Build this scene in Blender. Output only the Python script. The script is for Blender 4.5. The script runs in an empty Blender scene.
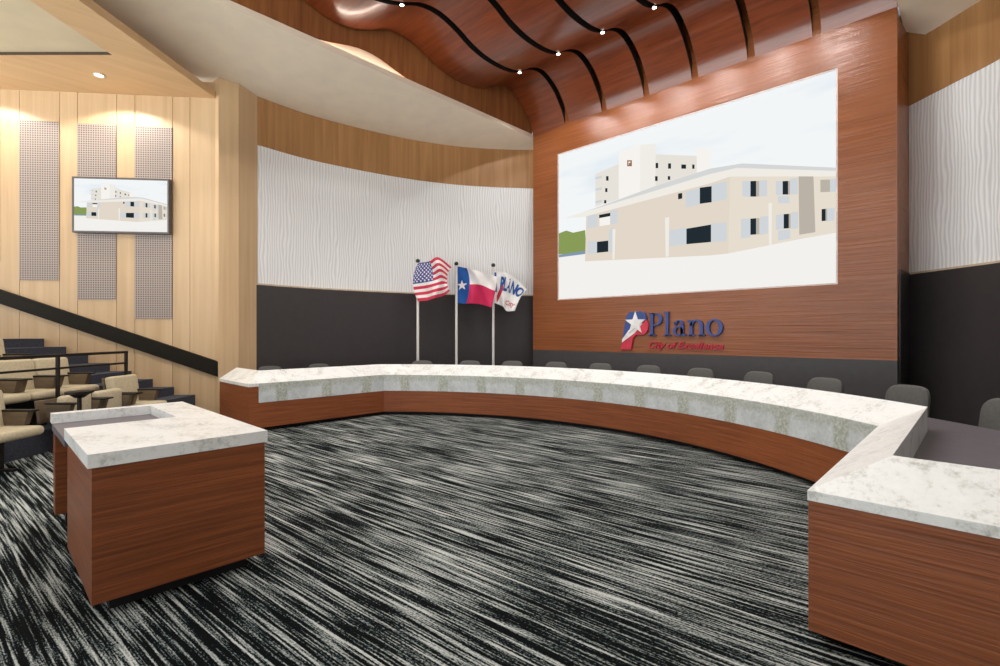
import bpy, bmesh, math, random
from mathutils import Vector, Matrix
random.seed(7)
PI = math.pi
SC = bpy.context.scene
COL = SC.collection

# ------------------------------------------------------------------ camera
YAW = math.atan2(.693, .721)
CY_, SY_ = math.cos(YAW), math.sin(YAW)
cam = bpy.data.cameras.new('camera')
cam.sensor_width = 36; cam.lens = 18; cam.clip_start = .05; cam.clip_end = 100
co = bpy.data.objects.new('camera', cam); COL.objects.link(co)
co.location = (4.51, 0, 1.6); co.rotation_euler = (PI / 2, 0, YAW)
SC.camera = co
def hall(X, Y):
    """the audience side is laid out on a grid turned YAW from the dais axis"""
    return (4.51 + X * CY_ - Y * SY_, X * SY_ + Y * CY_)

# ------------------------------------------------------------------ helpers
def lin(c):
    c = c / 255
    return c / 12.92 if c <= .04045 else ((c + .055) / 1.055) ** 2.4
def rgb(r, g, b): return (lin(r), lin(g), lin(b), 1)

class G:
    """collects geometry with uv and material slots and links it as one mesh"""
    def __init__(s): s.v = []; s.f = []; s.m = []; s.uv = []; s.sm = []
    def face(s, pts, m=0, uv=None, smooth=False):
        n = len(s.v); s.v += [tuple(p) for p in pts]
        s.f.append(tuple(range(n, n + len(pts)))); s.m.append(m); s.sm.append(smooth)
        s.uv += list(uv) if uv else [(p[0], p[2]) for p in pts]
    def idx(s, verts, faces, m=0, uvs=None, smooth=False):
        n = len(s.v); s.v += [tuple(p) for p in verts]
        for f in faces:
            s.f.append(tuple(n + i for i in f)); s.m.append(m); s.sm.append(smooth)
            s.uv += [uvs[i] for i in f] if uvs else [(verts[i][0], verts[i][2]) for i in f]
    def bm(s, b, m=0, M=None, smooth=False):
        if M is not None: bmesh.ops.transform(b, matrix=M, verts=b.verts)
        b.verts.ensure_lookup_table()
        for i, v in enumerate(b.verts): v.index = i
        s.idx([tuple(v.co) for v in b.verts], [[v.index for v in f.verts] for f in b.faces], m, None, smooth)
        b.free()
    def box(s, x0, x1, y0, y1, z0, z1, m=0, bev=0, seg=2, M=None, smooth=False):
        b = bmesh.new(); bmesh.ops.create_cube(b, size=1)
        for v in b.verts:
            v.co = Vector(((x0 + x1) / 2 + v.co.x * (x1 - x0), (y0 + y1) / 2 + v.co.y * (y1 - y0), (z0 + z1) / 2 + v.co.z * (z1 - z0)))
        if bev: bmesh.ops.bevel(b, geom=b.edges[:], offset=bev, segments=seg, affect='EDGES', profile=.5)
        s.bm(b, m, M, smooth or (bev > 0 and seg > 2))
    def prism(s, poly, z0, z1, m=0, top=None, side=None):
        n = len(poly)
        a = sum(poly[i][0] * poly[(i + 1) % n][1] - poly[(i + 1) % n][0] * poly[i][1] for i in range(n))
        if a < 0: poly = poly[::-1]
        s.face([(x, y, z1) for x, y in poly], m if top is None else top, [p for p in poly])
        s.face([(x, y, z0) for x, y in poly[::-1]], m, [p for p in poly[::-1]])
        for i in range(n):
            p, q = poly[i], poly[(i + 1) % n]
            s.face([(*p, z0), (*q, z0), (*q, z1), (*p, z1)], m if side is None else side)
    def slab(s, poly, f, t, m=0):
        """extrude a 2-D polygon by thickness t; f maps (a, b, depth) to 3-D"""
        n = len(poly)
        s.face([f(a, b, t) for a, b in poly], m); s.face([f(a, b, 0) for a, b in poly[::-1]], m)
        for i in range(n):
            p, q = poly[i], poly[(i + 1) % n]
            s.face([f(*p, 0), f(*q, 0), f(*q, t), f(*p, t)], m)
    def cyl(s, a, b, r, r2=None, n=16, m=0, smooth=True):
        a, b = Vector(a), Vector(b); d = (b - a); r2 = r if r2 is None else r2
        bb = bmesh.new()
        bmesh.ops.create_cone(bb, cap_ends=True, segments=n, radius1=r, radius2=r2, depth=d.length)
        s.bm(bb, m, Matrix.Translation((a + b) / 2) @ d.to_track_quat('Z', 'Y').to_matrix().to_4x4(), smooth)
    def ball(s, c, r, m=0, sc=(1, 1, 1)):
        b = bmesh.new(); bmesh.ops.create_uvsphere(b, u_segments=16, v_segments=10, radius=r)
        s.bm(b, m, Matrix.Translation(c) @ Matrix.Diagonal((*sc, 1)), True)
    def lathe(s, prof, c=(0, 0, 0), n=20, m=0):
        vs = [(c[0] + r * math.cos(2 * PI * k / n), c[1] + r * math.sin(2 * PI * k / n), c[2] + z) for r, z in prof for k in range(n)]
        fs = [(i * n + k, i * n + (k + 1) % n, (i + 1) * n + (k + 1) % n, (i + 1) * n + k) for i in range(len(prof) - 1) for k in range(n)]
        s.idx(vs, fs, m, None, True)
    def build(s, name, mats, parent=None):
        me = bpy.data.meshes.new(name); me.from_pydata(s.v, [], s.f)
        for mt in (mats if isinstance(mats, (list, tuple)) else [mats]): me.materials.append(mt)
        me.polygons.foreach_set('material_index', s.m); me.polygons.foreach_set('use_smooth', s.sm)
        u = me.uv_layers.new(name='uv'); k = 0
        for p in me.polygons:
            for li in p.loop_indices: u.data[li].uv = s.uv[k]; k += 1
        me.update()
        if any(s.sm):
            try: me.set_sharp_from_angle(angle=math.radians(38))
            except Exception: pass
        o = bpy.data.objects.new(name, me); COL.objects.link(o)
        if parent: o.parent = parent
        return o
def tag(o, label, cat, group=None):
    o['label'] = label; o['category'] = cat
    if group: o['group'] = group
    return o
def thing(name, label, cat, loc=(0, 0, 0), rz=0, group=None):
    o = bpy.data.objects.new(name, None); COL.objects.link(o)
    o.empty_display_size = .2; o.location = loc; o.rotation_euler = (0, 0, rz)
    return tag(o, label, cat, group)
def struct(g, name, mats):
    o = g.build(name, mats); o['kind'] = 'structure'; return o
def dup(root, loc, rz, label, sz=1, group=None):
    r = root.copy(); COL.objects.link(r); r.location = loc; r.rotation_euler = (0, 0, rz); r.scale = (1, 1, sz); r['label'] = label
    if group: r['group'] = group
    for ch in root.children:
        c = ch.copy(); COL.objects.link(c); c.parent = r
        for gc in ch.children:
            d = gc.copy(); COL.objects.link(d); d.parent = c
    return r

# ------------------------------------------------------------------ materials
class Mat:
    def __init__(s, name, rough=.5, metal=0, coat=0, spec=.5):
        s.m = bpy.data.materials.new(name); s.m.use_nodes = True
        s.t = s.m.node_tree; s.b = s.t.nodes['Principled BSDF']
        s.b.inputs['Roughness'].default_value = rough; s.b.inputs['Metallic'].default_value = metal
        s.b.inputs['Coat Weight'].default_value = coat; s.b.inputs['Specular IOR Level'].default_value = spec
        s.b.inputs['Coat Roughness'].default_value = .12
    def n(s, typ, **kw):
        nd = s.t.nodes.new(typ)
        for k, v in kw.items():
            if k in nd.inputs.keys(): s.set(nd.inputs[k], v)
            else: setattr(nd, k, v)
        return nd
    def set(s, inp, v):
        if isinstance(v, bpy.types.NodeSocket): s.t.links.new(v, inp)
        else: inp.default_value = v
    def coord(s, scale=(1, 1, 1), kind='Object', rot=(0, 0, 0)):
        tc = s.n('ShaderNodeTexCoord'); mp = s.n('ShaderNodeMapping')
        s.t.links.new(tc.outputs[kind], mp.inputs['Vector'])
        mp.inputs['Scale'].default_value = scale; mp.inputs['Rotation'].default_value = rot
        return mp.outputs[0]
    def noise(s, vec, scale=1, detail=3, rough=.5, dist=0):
        nd = s.n('ShaderNodeTexNoise', Scale=scale, Detail=detail, Roughness=rough, Distortion=dist)
        s.t.links.new(vec, nd.inputs['Vector']); return nd.outputs['Fac']
    def ramp(s, fac, stops, interp='LINEAR'):
        nd = s.n('ShaderNodeValToRGB'); cr = nd.color_ramp; cr.interpolation = interp
        while len(cr.elements) < len(stops): cr.elements.new(.5)
        for e, (p, c) in zip(cr.elements, stops): e.position = p; e.color = c
        s.t.links.new(fac, nd.inputs[0]); return nd.outputs[0]
    def math(s, op, a, b=0.0, c=0.0):
        nd = s.n('ShaderNodeMath', operation=op)
        for i, v in enumerate((a, b, c)): s.set(nd.inputs[i], v)
        return nd.outputs[0]
    def mix(s, fac, a, b, mode='MIX'):
        nd = s.n('ShaderNodeMix', data_type='RGBA', blend_type=mode)
        s.set(nd.inputs[0], fac); s.set(nd.inputs[6], a); s.set(nd.inputs[7], b); return nd.outputs[2]
    def sep(s, vec):
        nd = s.n('ShaderNodeSeparateXYZ'); s.t.links.new(vec, nd.inputs[0]); return nd.outputs
    def color(s, v): s.set(s.b.inputs['Base Color'], v); return s
    def bump(s, h, strength=.2, dist=.01):
        nd = s.n('ShaderNodeBump', Strength=strength, Distance=dist)
        s.t.links.new(h, nd.inputs['Height']); s.t.links.new(nd.outputs[0], s.b.inputs['Normal']); return s

def plain(name, c, rough=.5, metal=0, coat=0, spec=.5, var=.06, scale=8):
    m = Mat(name, rough, metal, coat, spec)
    f = m.noise(m.coord(), scale, 3)
    a = rgb(*[max(0, k * (1 - var)) for k in c]); b = rgb(*[min(255, k * (1 + var)) for k in c])
    return m.color(m.ramp(f, [(.3, a), (.7, b)])).m
def wood(name, dark, light, scale, rough=.4, coat=0, bumpy=0, rot=(0, 0, 0), broad=(.5, .5, .5), spec=.5, kind='Object'):
    m = Mat(name, rough, 0, coat, spec)
    v = m.coord(scale, kind, rot)
    f1 = m.noise(v, 1, 5, .6, .25)
    f2 = m.noise(m.coord(broad, kind, rot), 1, 2)
    f = m.math('ADD', m.math('MULTIPLY', f1, .7), m.math('MULTIPLY', f2, .3))
    m.color(m.ramp(f, [(.34, rgb(*dark)), (.66, rgb(*light))]))
    if bumpy: m.bump(f1, bumpy, .01)
    return m.m
def emit(name, c, k=1.0):
    m = bpy.data.materials.new(name); m.use_nodes = True; t = m.node_tree; t.nodes.clear()
    o = t.nodes.new('ShaderNodeOutputMaterial'); e = t.nodes.new('ShaderNodeEmission')
    e.inputs[0].default_value = rgb(*c); e.inputs[1].default_value = k
    t.links.new(e.outputs[0], o.inputs[0]); return m

M = {}
M['maple'] = wood('maple veneer vertical grain', (188, 155, 116), (206, 175, 136), (9, 9, .35), .45, 0, .03)
M['maple_header'] = wood('maple header veneer', (152, 108, 64), (180, 134, 86), (11, 11, .4), .45, 0, .05)
M['maple_ceiling'] = wood('maple ceiling veneer', (212, 174, 126), (226, 190, 146), (7, .5, 7), .5, 0, 0, (0, 0, .7))
M['fascia'] = wood('walnut fascia veneer', (118, 70, 36), (164, 106, 60), (10, 10, .5), .45)
M['cherry'] = wood('cherry veneer horizontal grain', (106, 54, 26), (152, 84, 42), (1.3, 1.3, 46), .42, .1, .6)
M['cherry_wall'] = wood('cherry wall cladding', (126, 70, 37), (156, 92, 52), (.6, .6, 30), .25, .0, .7)
M['cherry_wave'] = wood('dark cherry wave ceiling', (104, 45, 20), (146, 72, 36), (1.2, 14, 14), .3, .35, .05)
M['strip_edge'] = plain('dark satin slot edge', (34, 30, 28), .5)
M['plenum'] = plain('black plenum', (14, 12, 12), .8)
M['black'] = plain('matt black', (12, 11, 12), .6)
M['soffit'] = plain('beige plaster', (240, 225, 202), .8, var=.015, scale=3)
M['inset'] = plain('cream ceiling panel', (216, 200, 168), .8, var=.02, scale=2)
M['charcoal'] = plain('charcoal laminate', (70, 67, 68), .5, var=.04)
M['charcoal_gloss'] = plain('dark brown wainscot', (58, 54, 54), .34, var=.03, spec=.5)
M['work'] = plain('grey laminate worktop', (98, 92, 98), .45, var=.03)
M['rail'] = plain('dark bronze rail', (25, 20, 10), .6, var=.1, spec=.2)
M['steel'] = plain('dark steel', (30, 24, 22), .4, .3)
M['taupe_trim'] = plain('tan trim', (196, 176, 150), .5)
M['tan'] = plain('tan upholstery', (196, 182, 152), .85, var=.04, scale=30)
M['arm_wood'] = wood('grey brown seat side veneer', (92, 78, 62), (122, 104, 82), (4, 4, 18), .45)
M['navy'] = plain('dark slate carpet', (58, 60, 70), .95, var=.2, scale=60)
M['olive'] = plain('grey olive upholstery', (86, 85, 82), .75, var=.05, scale=30)
M['pole'] = plain('white pole', (222, 218, 212), .4, var=.01)
M['finial'] = plain('dark finial', (30, 34, 30), .4)
M['bezel'] = plain('dark grey bezel', (84, 79, 77), .4)
M['lamp'] = emit('lit lamp lens', (255, 240, 222), 14)
M['cove'] = emit('lit cove strip', (255, 238, 224), 34)
M['white_trim'] = plain('white trim ring', (230, 224, 214), .5)

def mk_carpet():
    m = Mat('streaked carpet', .95, 0, 0, .1)
    turned = m.coord((1, 1, 1), rot=(0, 0, math.radians(-5)))      # the pile runs slightly off the room axis
    def stretch(sc):
        mp = m.n('ShaderNodeMapping'); m.t.links.new(turned, mp.inputs['Vector']); mp.inputs['Scale'].default_value = sc; return mp.outputs[0]
    a = m.noise(stretch((.8, 30, 1)), 1, 2, .5)
    b = m.noise(stretch((2.0, 74, 1)), 1, 2, .5)
    d = m.noise(stretch((.7, 2.0, 1)), 1, 2, .5)
    sp = m.noise(stretch((55, 120, 1)), 1, 2, .6)
    S = lambda x, k: m.math('MULTIPLY', m.math('SUBTRACT', x, .5), k)
    f = m.math('ADD', m.math('ADD', S(a, 1.45), S(b, 1.5)), m.math('ADD', S(d, .45), S(sp, .9)))
    f = m.math('ADD', f, .5)
    c = m.ramp(f, [(.42, rgb(4, 7, 8)), (.485, rgb(14, 30, 33)), (.53, rgb(76, 84, 84)), (.65, rgb(134, 139, 135)), (.86, rgb(190, 192, 187))])
    m.color(c); m.bump(sp, .6, .01); return m.m
M['carpet'] = mk_carpet()
def mk_marble(name, patches=False):
    m = Mat(name, .32, 0, 0, .5)
    v = m.coord((1, 1, 1))
    n1 = m.noise(v, 3.2, 6, .62, 1.2); n2 = m.noise(v, 30, 5, .75)
    f = m.math('ADD', m.math('MULTIPLY', n1, .5), m.math('MULTIPLY', n2, .5))
    if not patches:
        c = m.ramp(f, [(.34, rgb(170, 171, 164)), (.43, rgb(214, 213, 208)), (.50, rgb(234, 234, 231)), (.7, rgb(241, 241, 239))])
        m.color(c)
    else:
        base = m.ramp(f, [(.35, rgb(178, 183, 184)), (.6, rgb(214, 218, 218))])
        u = m.sep(m.coord((1, 1, 1), 'UV'))
        w = m.math('ABSOLUTE', m.math('SUBTRACT', m.math('FRACT', m.math('MULTIPLY', u[0], 1 / .84)), .5))
        k = m.noise(v, 7, 4, .6)
        w2 = m.math('ADD', w, m.math('MULTIPLY', m.math('SUBTRACT', k, .5), .12))
        inpatch = m.ramp(w2, [(.10, (1, 1, 1, 1)), (.14, (0, 0, 0, 1))])
        top = m.ramp(m.math('ADD', u[1], m.math('MULTIPLY', m.math('SUBTRACT', k, .5), .16)), [(.64, (0, 0, 0, 1)), (.70, (.75, .75, .75, 1))])
        both = m.math('MAXIMUM', inpatch, top)
        sp = m.ramp(m.noise(v, 34, 3, .7), [(.42, rgb(128, 132, 100)), (.6, rgb(196, 198, 184))])
        m.color(m.mix(m.math('MULTIPLY', both, .58), base, sp))
    return m.m
M['marble'] = mk_marble('white marble'); M['marble_fascia'] = mk_marble('speckled grey stone', True)
def mk_wavy():
    m = Mat('white carved wave panel', .55)
    u = m.sep(m.coord((1, 1, 1), 'UV'))
    n = m.noise(m.coord((3, .9, 1), 'UV'), 1, 2, .5)
    s_ = m.math('ADD', u[0], m.math('MULTIPLY', m.math('SUBTRACT', n, .5), .20))
    w = m.math('SINE', m.math('MULTIPLY', s_, 2 * PI / .06))
    w = m.math('ADD', m.math('MULTIPLY', w, .5), .5)
    m.color(m.ramp(w, [(0, rgb(214, 213, 211)), (.5, rgb(230, 229, 228)), (1, rgb(240, 239, 238))]))
    m.bump(w, .16, .012); return m.m
M['wavy'] = mk_wavy()
def mk_grille():
    m = Mat('perforated taupe grille', .6)
    u = m.sep(m.coord((1, 1, 1), 'UV'))
    fx = m.math('ABSOLUTE', m.math('SUBTRACT', m.math('FRACT', m.math('MULTIPLY', u[0], 1 / .041)), .5))
    fy = m.math('ABSOLUTE', m.math('SUBTRACT', m.math('FRACT', m.math('MULTIPLY', u[1], 1 / .041)), .5))
    h = m.math('MULTIPLY', m.ramp(fx, [(.28, (1, 1, 1, 1)), (.34, (0, 0, 0, 1))]), m.ramp(fy, [(.28, (1, 1, 1, 1)), (.34, (0, 0, 0, 1))]))
    m.color(m.mix(h, rgb(170, 154, 144), rgb(92, 82, 80))); return m.m
M['grille'] = mk_grille()
def mk_sky():
    m = emit('picture sky', (236, 242, 246), 1.0); t = m.node_tree
    e = [n for n in t.nodes if n.type == 'EMISSION'][0]
    tc = t.nodes.new('ShaderNodeTexCoord'); mp = t.nodes.new('ShaderNodeMapping'); nz = t.nodes.new('ShaderNodeTexNoise'); r = t.nodes.new('ShaderNodeValToRGB')
    mp.inputs['Scale'].default_value = (1.3, 3.4, 1); mp.inputs['Rotation'].default_value = (0, 0, -.45)
    t.links.new(tc.outputs['UV'], mp.inputs[0]); t.links.new(mp.outputs[0], nz.inputs['Vector']); nz.inputs['Scale'].default_value = 1.6; nz.inputs['Detail'].default_value = 3
    r.color_ramp.elements[0].position = .30; r.color_ramp.elements[0].color = rgb(224, 235, 243)
    r.color_ramp.elements[1].position = .50; r.color_ramp.elements[1].color = rgb(243, 246, 247)
    t.links.new(nz.outputs['Fac'], r.inputs[0]); t.links.new(r.outputs[0], e.inputs[0]); return m
PIC = dict(sky=mk_sky(), foliage=emit('picture foliage', (136, 156, 88)), car=emit('picture parked cars', (128, 152, 176)), ground=emit('picture pale lot', (243, 241, 237)),
           tower=emit('picture tower', (246, 243, 238)), tower_side=emit('picture tower side', (240, 236, 230)), tower_shade=emit('picture tower shade', (231, 226, 217)),
           dark=emit('picture window', (34, 44, 50)), shutter=emit('picture shutter', (208, 213, 217)), brown=emit('picture tower sign', (150, 110, 80)),
           roof=emit('picture roof', (213, 214, 214)), eave=emit('picture eave', (240, 236, 228)), facade=emit('picture brick', (226, 215, 200)),
           facade_bright=emit('picture sunlit brick', (230, 221, 206)), recess=emit('picture recess', (186, 178, 166)))
PICTURE = [
  ('foliage', [(0,457),(39,468),(74,445),(134,449),(140,298),(0,311)]),
  ('car', [(0,308),(134,312),(134,287),(0,290)]),
  ('ground', [(0,290),(134,290),(134,241),(640,193),(699,192),(824,212),(905,224),(1000,236),(1000,0),(0,0)]),
  ('tower_shade', [(183,803),(289,829),(289,607),(183,591)]),
  ('tower', [(289,896),(298,899),(298,612),(289,607)]),
  ('tower', [(296,903),(380,914),(380,603),(296,609)]),
  ('tower_side', [(380,911),(442,891),(442,608),(380,603)]),
  ('tower_shade', [(442,828),(601,755),(601,654),(442,608)]),
  ('tower', [(595,799),(640,781),(640,655),(595,649)]),
  ('tower', [(594,807),(637,777),(637,663),(594,657)]),
  ('dark', [(442,777),(452,773),(452,742),(442,746)]),
  ('dark', [(490,756),(501,752),(501,721),(490,725)]),
  ('dark', [(539,731),(556,724),(556,700),(539,707)]),
  ('dark', [(578,716),(586,713),(586,689),(578,692)]),
  ('dark', [(440,699),(450,695),(450,667),(440,670)]),
  ('dark', [(489,682),(498,678),(498,657),(489,660)]),
  ('dark', [(233,772),(244,768),(244,739),(233,743)]),
  ('dark', [(229,696),(239,693),(239,668),(229,671)]),
  ('dark', [(224,621),(234,618),(234,597),(224,600)]),
  ('shutter', [(183,783),(214,782),(214,765),(183,769)]),
  ('shutter', [(183,708),(214,708),(214,691),(183,694)]),
  ('shutter', [(183,626),(214,627),(214,610),(183,612)]),
  ('brown', [(326,838),(346,830),(346,822),(326,830)]),
  ('brown', [(326,838),(331,836),(331,800),(326,802)]),
  ('brown', [(326,809),(335,805),(335,797),(326,800)]),
  ('brown', [(340,825),(346,822),(346,793),(340,795)]),
  ('brown', [(333,819),(340,816),(340,795),(333,798)]),
  ('roof', [(28,557),(140,572),(443,639),(640,670),(743,659),(1000,541),(1000,509),(725,636),(640,633)]),
  ('eave', [(28,554),(640,640),(725,642),(1000,526),(1000,500),(705,603),(640,589),(140,536)]),
  ('facade', [(140,539),(640,589),(705,603),(699,192),(640,192),(134,241)]),
  ('facade_bright', [(705,603),(1000,500),(1000,236),(904,225),(824,212),(699,192)]),
  ('recess', [(904,534),(943,520),(948,250),(906,247)]),
  ('shutter', [(555,568),(605,573),(605,483),(555,479)]),
  ('shutter', [(645,579),(694,582),(694,485),(645,483)]),
  ('shutter', [(505,362),(558,358),(558,270),(505,269)]),
  ('shutter', [(643,367),(694,360),(694,259),(643,265)]),
  ('shutter', [(743,566),(768,558),(768,474),(743,487)]),
  ('shutter', [(794,551),(817,546),(817,464),(794,469)]),
  ('shutter', [(842,532),(861,526),(861,456),(842,462)]),
  ('shutter', [(881,531),(902,527),(902,446),(881,451)]),
  ('shutter', [(739,368),(768,363),(768,264),(739,265)]),
  ('shutter', [(796,364),(820,362),(820,272),(796,270)]),
  ('shutter', [(842,361),(864,360),(864,285),(842,285)]),
  ('shutter', [(884,362),(903,361),(903,278),(884,280)]),
  ('shutter', [(848,455),(880,445),(880,409),(848,418)]),
  ('shutter', [(848,282),(882,278),(882,233),(848,230)]),
  ('shutter', [(985,492),(1000,489),(1000,427),(985,432)]),
  ('shutter', [(978,356),(996,353),(996,293),(978,295)]),
  ('shutter', [(147,538),(194,539),(194,457),(147,457)]),
  ('shutter', [(253,541),(285,545),(285,457),(253,456)]),
  ('shutter', [(495,363),(557,364),(557,269),(495,270)]),
  ('shutter', [(147,372),(192,363),(192,284),(147,288)]),
  ('shutter', [(247,427),(272,431),(272,280),(247,279)]),
  ('dark', [(605,576),(645,571),(645,483),(605,486)]),
  ('dark', [(558,358),(643,361),(643,265),(558,270)]),
  ('dark', [(768,557),(785,552),(785,471),(768,476)]),
  ('dark', [(861,525),(876,521),(876,453),(861,458)]),
  ('dark', [(768,361),(785,359),(785,275),(768,277)]),
  ('dark', [(864,359),(878,357),(878,285),(864,287)]),
  ('dark', [(964,356),(974,355),(974,298),(964,299)]),
  ('dark', [(528,567),(543,566),(543,534),(528,534)]),
  ('recess', [(785,552),(794,549),(794,469),(785,471)]),
  ('recess', [(876,521),(881,520),(881,451),(876,453)]),
  ('recess', [(785,359),(795,357),(795,274),(785,275)]),
  ('recess', [(878,357),(883,357),(883,284),(878,285)]),
  ('recess', [(961,497),(985,490),(985,432),(961,438)]),
  ('recess', [(974,355),(978,355),(978,297),(974,298)]),
  ('dark', [(192,358),(244,356),(244,285),(192,287)]),
  ('dark', [(202,531),(253,531),(253,510),(202,510)]),
  ('tower', [(204,509),(252,509),(252,456),(204,457)]),
  ('eave', [(479,440),(495,441),(493,212),(482,212)]),
  ('eave', [(263,423),(276,424),(272,232),(263,232)]),
  ('eave', [(821,426),(831,425),(830,211),(823,210)]),
]

# ------------------------------------------------------------------ setting: floor, feature wall
g = G(); g.face([(-13, -7, 0), (8, -7, 0), (8, 12, 0), (-13, 12, 0)]); struct(g, 'floor', M['carpet'])

YW = 9.64
g = G()
g.box(-3.6, -2.84, YW, YW + .25, 1.18, 7.8); g.box(2.84, 3.6, YW, YW + .25, 1.18, 7.8)
g.box(-2.84, 2.84, YW, YW + .25, 1.18, 2.39); g.box(-2.84, 2.84, YW, YW + .25, 5.91, 7.8)
g.box(-3.6, 3.6, YW, YW + .25, 0, 1.18, 1)
for s in (-1, 1):
    sd = lambda k: [(s * 3.5, YW + .25), (s * (3.6 + k), YW + .25), (s * (3.66 + k), 10.7), (s * 3.5, 10.7)]
    g.prism(sd(0), 2.59, 7.8, 0); g.prism(sd(.015), 0, 2.59, 2)
struct(g, 'wall_front', [M['cherry_wall'], M['charcoal'], M['charcoal_gloss']])

def smooth(pts, n=8):
    out = []
    P = [Vector(p) for p in pts]
    for i in range(len(P) - 1):
        p0 = P[max(i - 1, 0)]; p1 = P[i]; p2 = P[i + 1]; p3 = P[min(i + 2, len(P) - 1)]
        for k in range(n):
            t = k / n
            out.append(tuple(.5 * (2 * p1 + (p2 - p0) * t + (2 * p0 - 5 * p1 + 4 * p2 - p3) * t * t + (3 * p1 - p0 - 3 * p2 + p3) * t ** 3)))
    out.append(tuple(P[-1])); return out
ZS, ZWH, ZDK = 6.311, 5.352, 2.59
def curved_wall(pts, name, inward):
    """wainscot, ledge, carved panel and veneer header along a curve; inward = +1 when the room lies to the right of the path"""
    c = smooth(pts); d = [0]
    for a, b in zip(c, c[1:]): d.append(d[-1] + math.dist(a, b))
    nrm = []
    for i in range(len(c)):
        a, b = c[max(i - 1, 0)], c[min(i + 1, len(c) - 1)]
        t = Vector((b[0] - a[0], b[1] - a[1])).normalized(); nrm.append((t.y * inward, -t.x * inward))
    off = lambda i, k: (c[i][0] + nrm[i][0] * k, c[i][1] + nrm[i][1] * k)
    g = G()
    prof = [(0, .03, 2), (ZDK - .03, .03, 3), (ZDK - .03, .035, 3), (ZDK, .035, 3), (ZDK, 0, 1), (ZWH, 0, 0), (ZWH, .012, 0), (ZS + .4, .012, 0)]
    for j in range(len(prof) - 1):
        z0, o0, m = prof[j]; z1, o1, _ = prof[j + 1]
        vs = [(*off(i, o0), z0) for i in range(len(c))] + [(*off(i, o1), z1) for i in range(len(c))]
        uv = [(d[i], z0) for i in range(len(c))] + [(d[i], z1) for i in range(len(c))]
        n = len(c)
        fs = [(i, i + 1, n + i + 1, n + i) if inward < 0 else (i + 1, i, n + i, n + i + 1) for i in range(n - 1)]
        g.idx(vs, fs, m, uv, True)
    vs = [(*off(i, -.12), z) for z in (0, ZS + .4) for i in range(len(c))]     # the back of the wall
    n = len(c); g.idx(vs, [(i, i + 1, n + i + 1, n + i) for i in range(n - 1)], 0)
    struct(g, name, [M['maple_header'], M['wavy'], M['charcoal_gloss'], M['taupe_trim']])
    return c
LC = curved_wall([(-5.89, 3.80), (-5.95, 5.1), (-5.60, 7.0), (-4.97, 8.5), (-3.90, 9.92), (-3.5, 10.3)], 'wall_left_rear', 1)
RC = curved_wall([(3.6, 10.70), (4.25, 10.1), (4.75, 9.62), (5.5, 8.7), (6.15, 7.3), (6.5, 5.5), (6.6, 3), (6.6, -2)], 'wall_right', 1)

# audience side wall: vertical veneer boards, local frame s (towards the back of the hall), d (out into the room), z
WA, WE, WN = (-5.811, 3.09), (-.651, -.759), (.759, -.651)
def LW(s, d, z): return (WA[0] + WE[0] * s + WN[0] * d, WA[1] + WE[1] * s + WN[1] * d, z)
g = G()
seams = [-.05, .49, .795, 1.455, 1.77, 2.44, 2.745, 3.415, 3.74, 4.40, 4.7, 5.4, 6.0, 6.7, 7.4]
for a, b in zip(seams, seams[1:]):
    a2, b2 = a + .004, b - .004
    g.face([LW(b2, 0, 0), LW(a2, 0, 0), LW(a2, 0, 6.3), LW(b2, 0, 6.3)], 0)
    g.face([LW(a2, 0, 0), LW(a2, -.02, 0), LW(a2, -.02, 6.3), LW(a2, 0, 6.3)], 0)
    g.face([LW(b2, -.02, 0), LW(b2, 0, 0), LW(b2, 0, 6.3), LW(b2, -.02, 6.3)], 0)
g.face([LW(7.4, -.02, 0), LW(-.05, -.02, 0), LW(-.05, -.02, 6.3), LW(7.4, -.02, 6.3)], 1)
struct(g, 'wall_left', [M['maple'], plain('groove shadow gap', (120, 88, 56), .8)])
g = G(); g.prism([(-5.735, 3.085), (-5.69, 3.42), (-5.87, 3.83), (-6.4, 3.9), (-6.3, 3.0), (-5.84, 3.06)], 0, ZS + .4)
struct(g, 'wall_left_pilaster', M['maple'])
# sloping dark band following the stairs
g = G(); g.slab([(-.03, .782), (3.74, 2.141), (5.6, 2.81), (5.6, 3.06), (3.74, 2.394), (-.03, 1.065)], lambda a, b, t: LW(a, t, b), .06)
struct(g, 'trim_1', M['rail'])

# ------------------------------------------------------------------ ceilings
WK = [(-2.5, 7.2), (-1.9, 7.05), (-1.2, 7.04), (-.75, 7.14), (-.3, 7.33), (.1, 7.38), (.5, 7.3), (1.0, 7.1), (1.5, 7.03), (1.95, 7.12), (2.4, 7.33), (2.9, 7.38), (3.35, 7.3), (3.75, 7.13), (4.15, 7.03), (4.5, 7.03), (4.93, 7.16),
      (5.3, 7.33), (5.72, 7.38), (6.16, 7.28), (6.55, 7.12), (7.0, 7.035), (7.5, 7.04), (7.9, 7.13), (8.25, 7.33), (8.6, 7.43), (8.9, 7.37), (9.2, 7.19), (9.42, 6.96), (9.56, 6.76), (9.64, 6.55), (9.66, 6.48)]
def wave(y):
    i = 1
    while i < len(WK) - 3 and y > WK[i + 1][0]: i += 1
    (x0, a), (x1, p), (x2, q), (x3, d) = WK[i - 1:i + 3]
    h_ = x2 - x1; t = (y - x1) / h_; m1 = (q - a) / (x2 - x0) * h_; m2 = (d - p) / (x3 - x1) * h_
    return (2 * t ** 3 - 3 * t * t + 1) * p + (t ** 3 - 2 * t * t + t) * m1 + (3 * t * t - 2 * t ** 3) * q + (t ** 3 - t * t) * m2
WY = [-1.6 + k * .16 for k in range(64)] + [8.5 + 1.14 * math.sin(PI / 2 * k / 18) for k in range(19)]
WY = [y for i, y in enumerate(WY) if i == 0 or y > WY[i - 1]]

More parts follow.
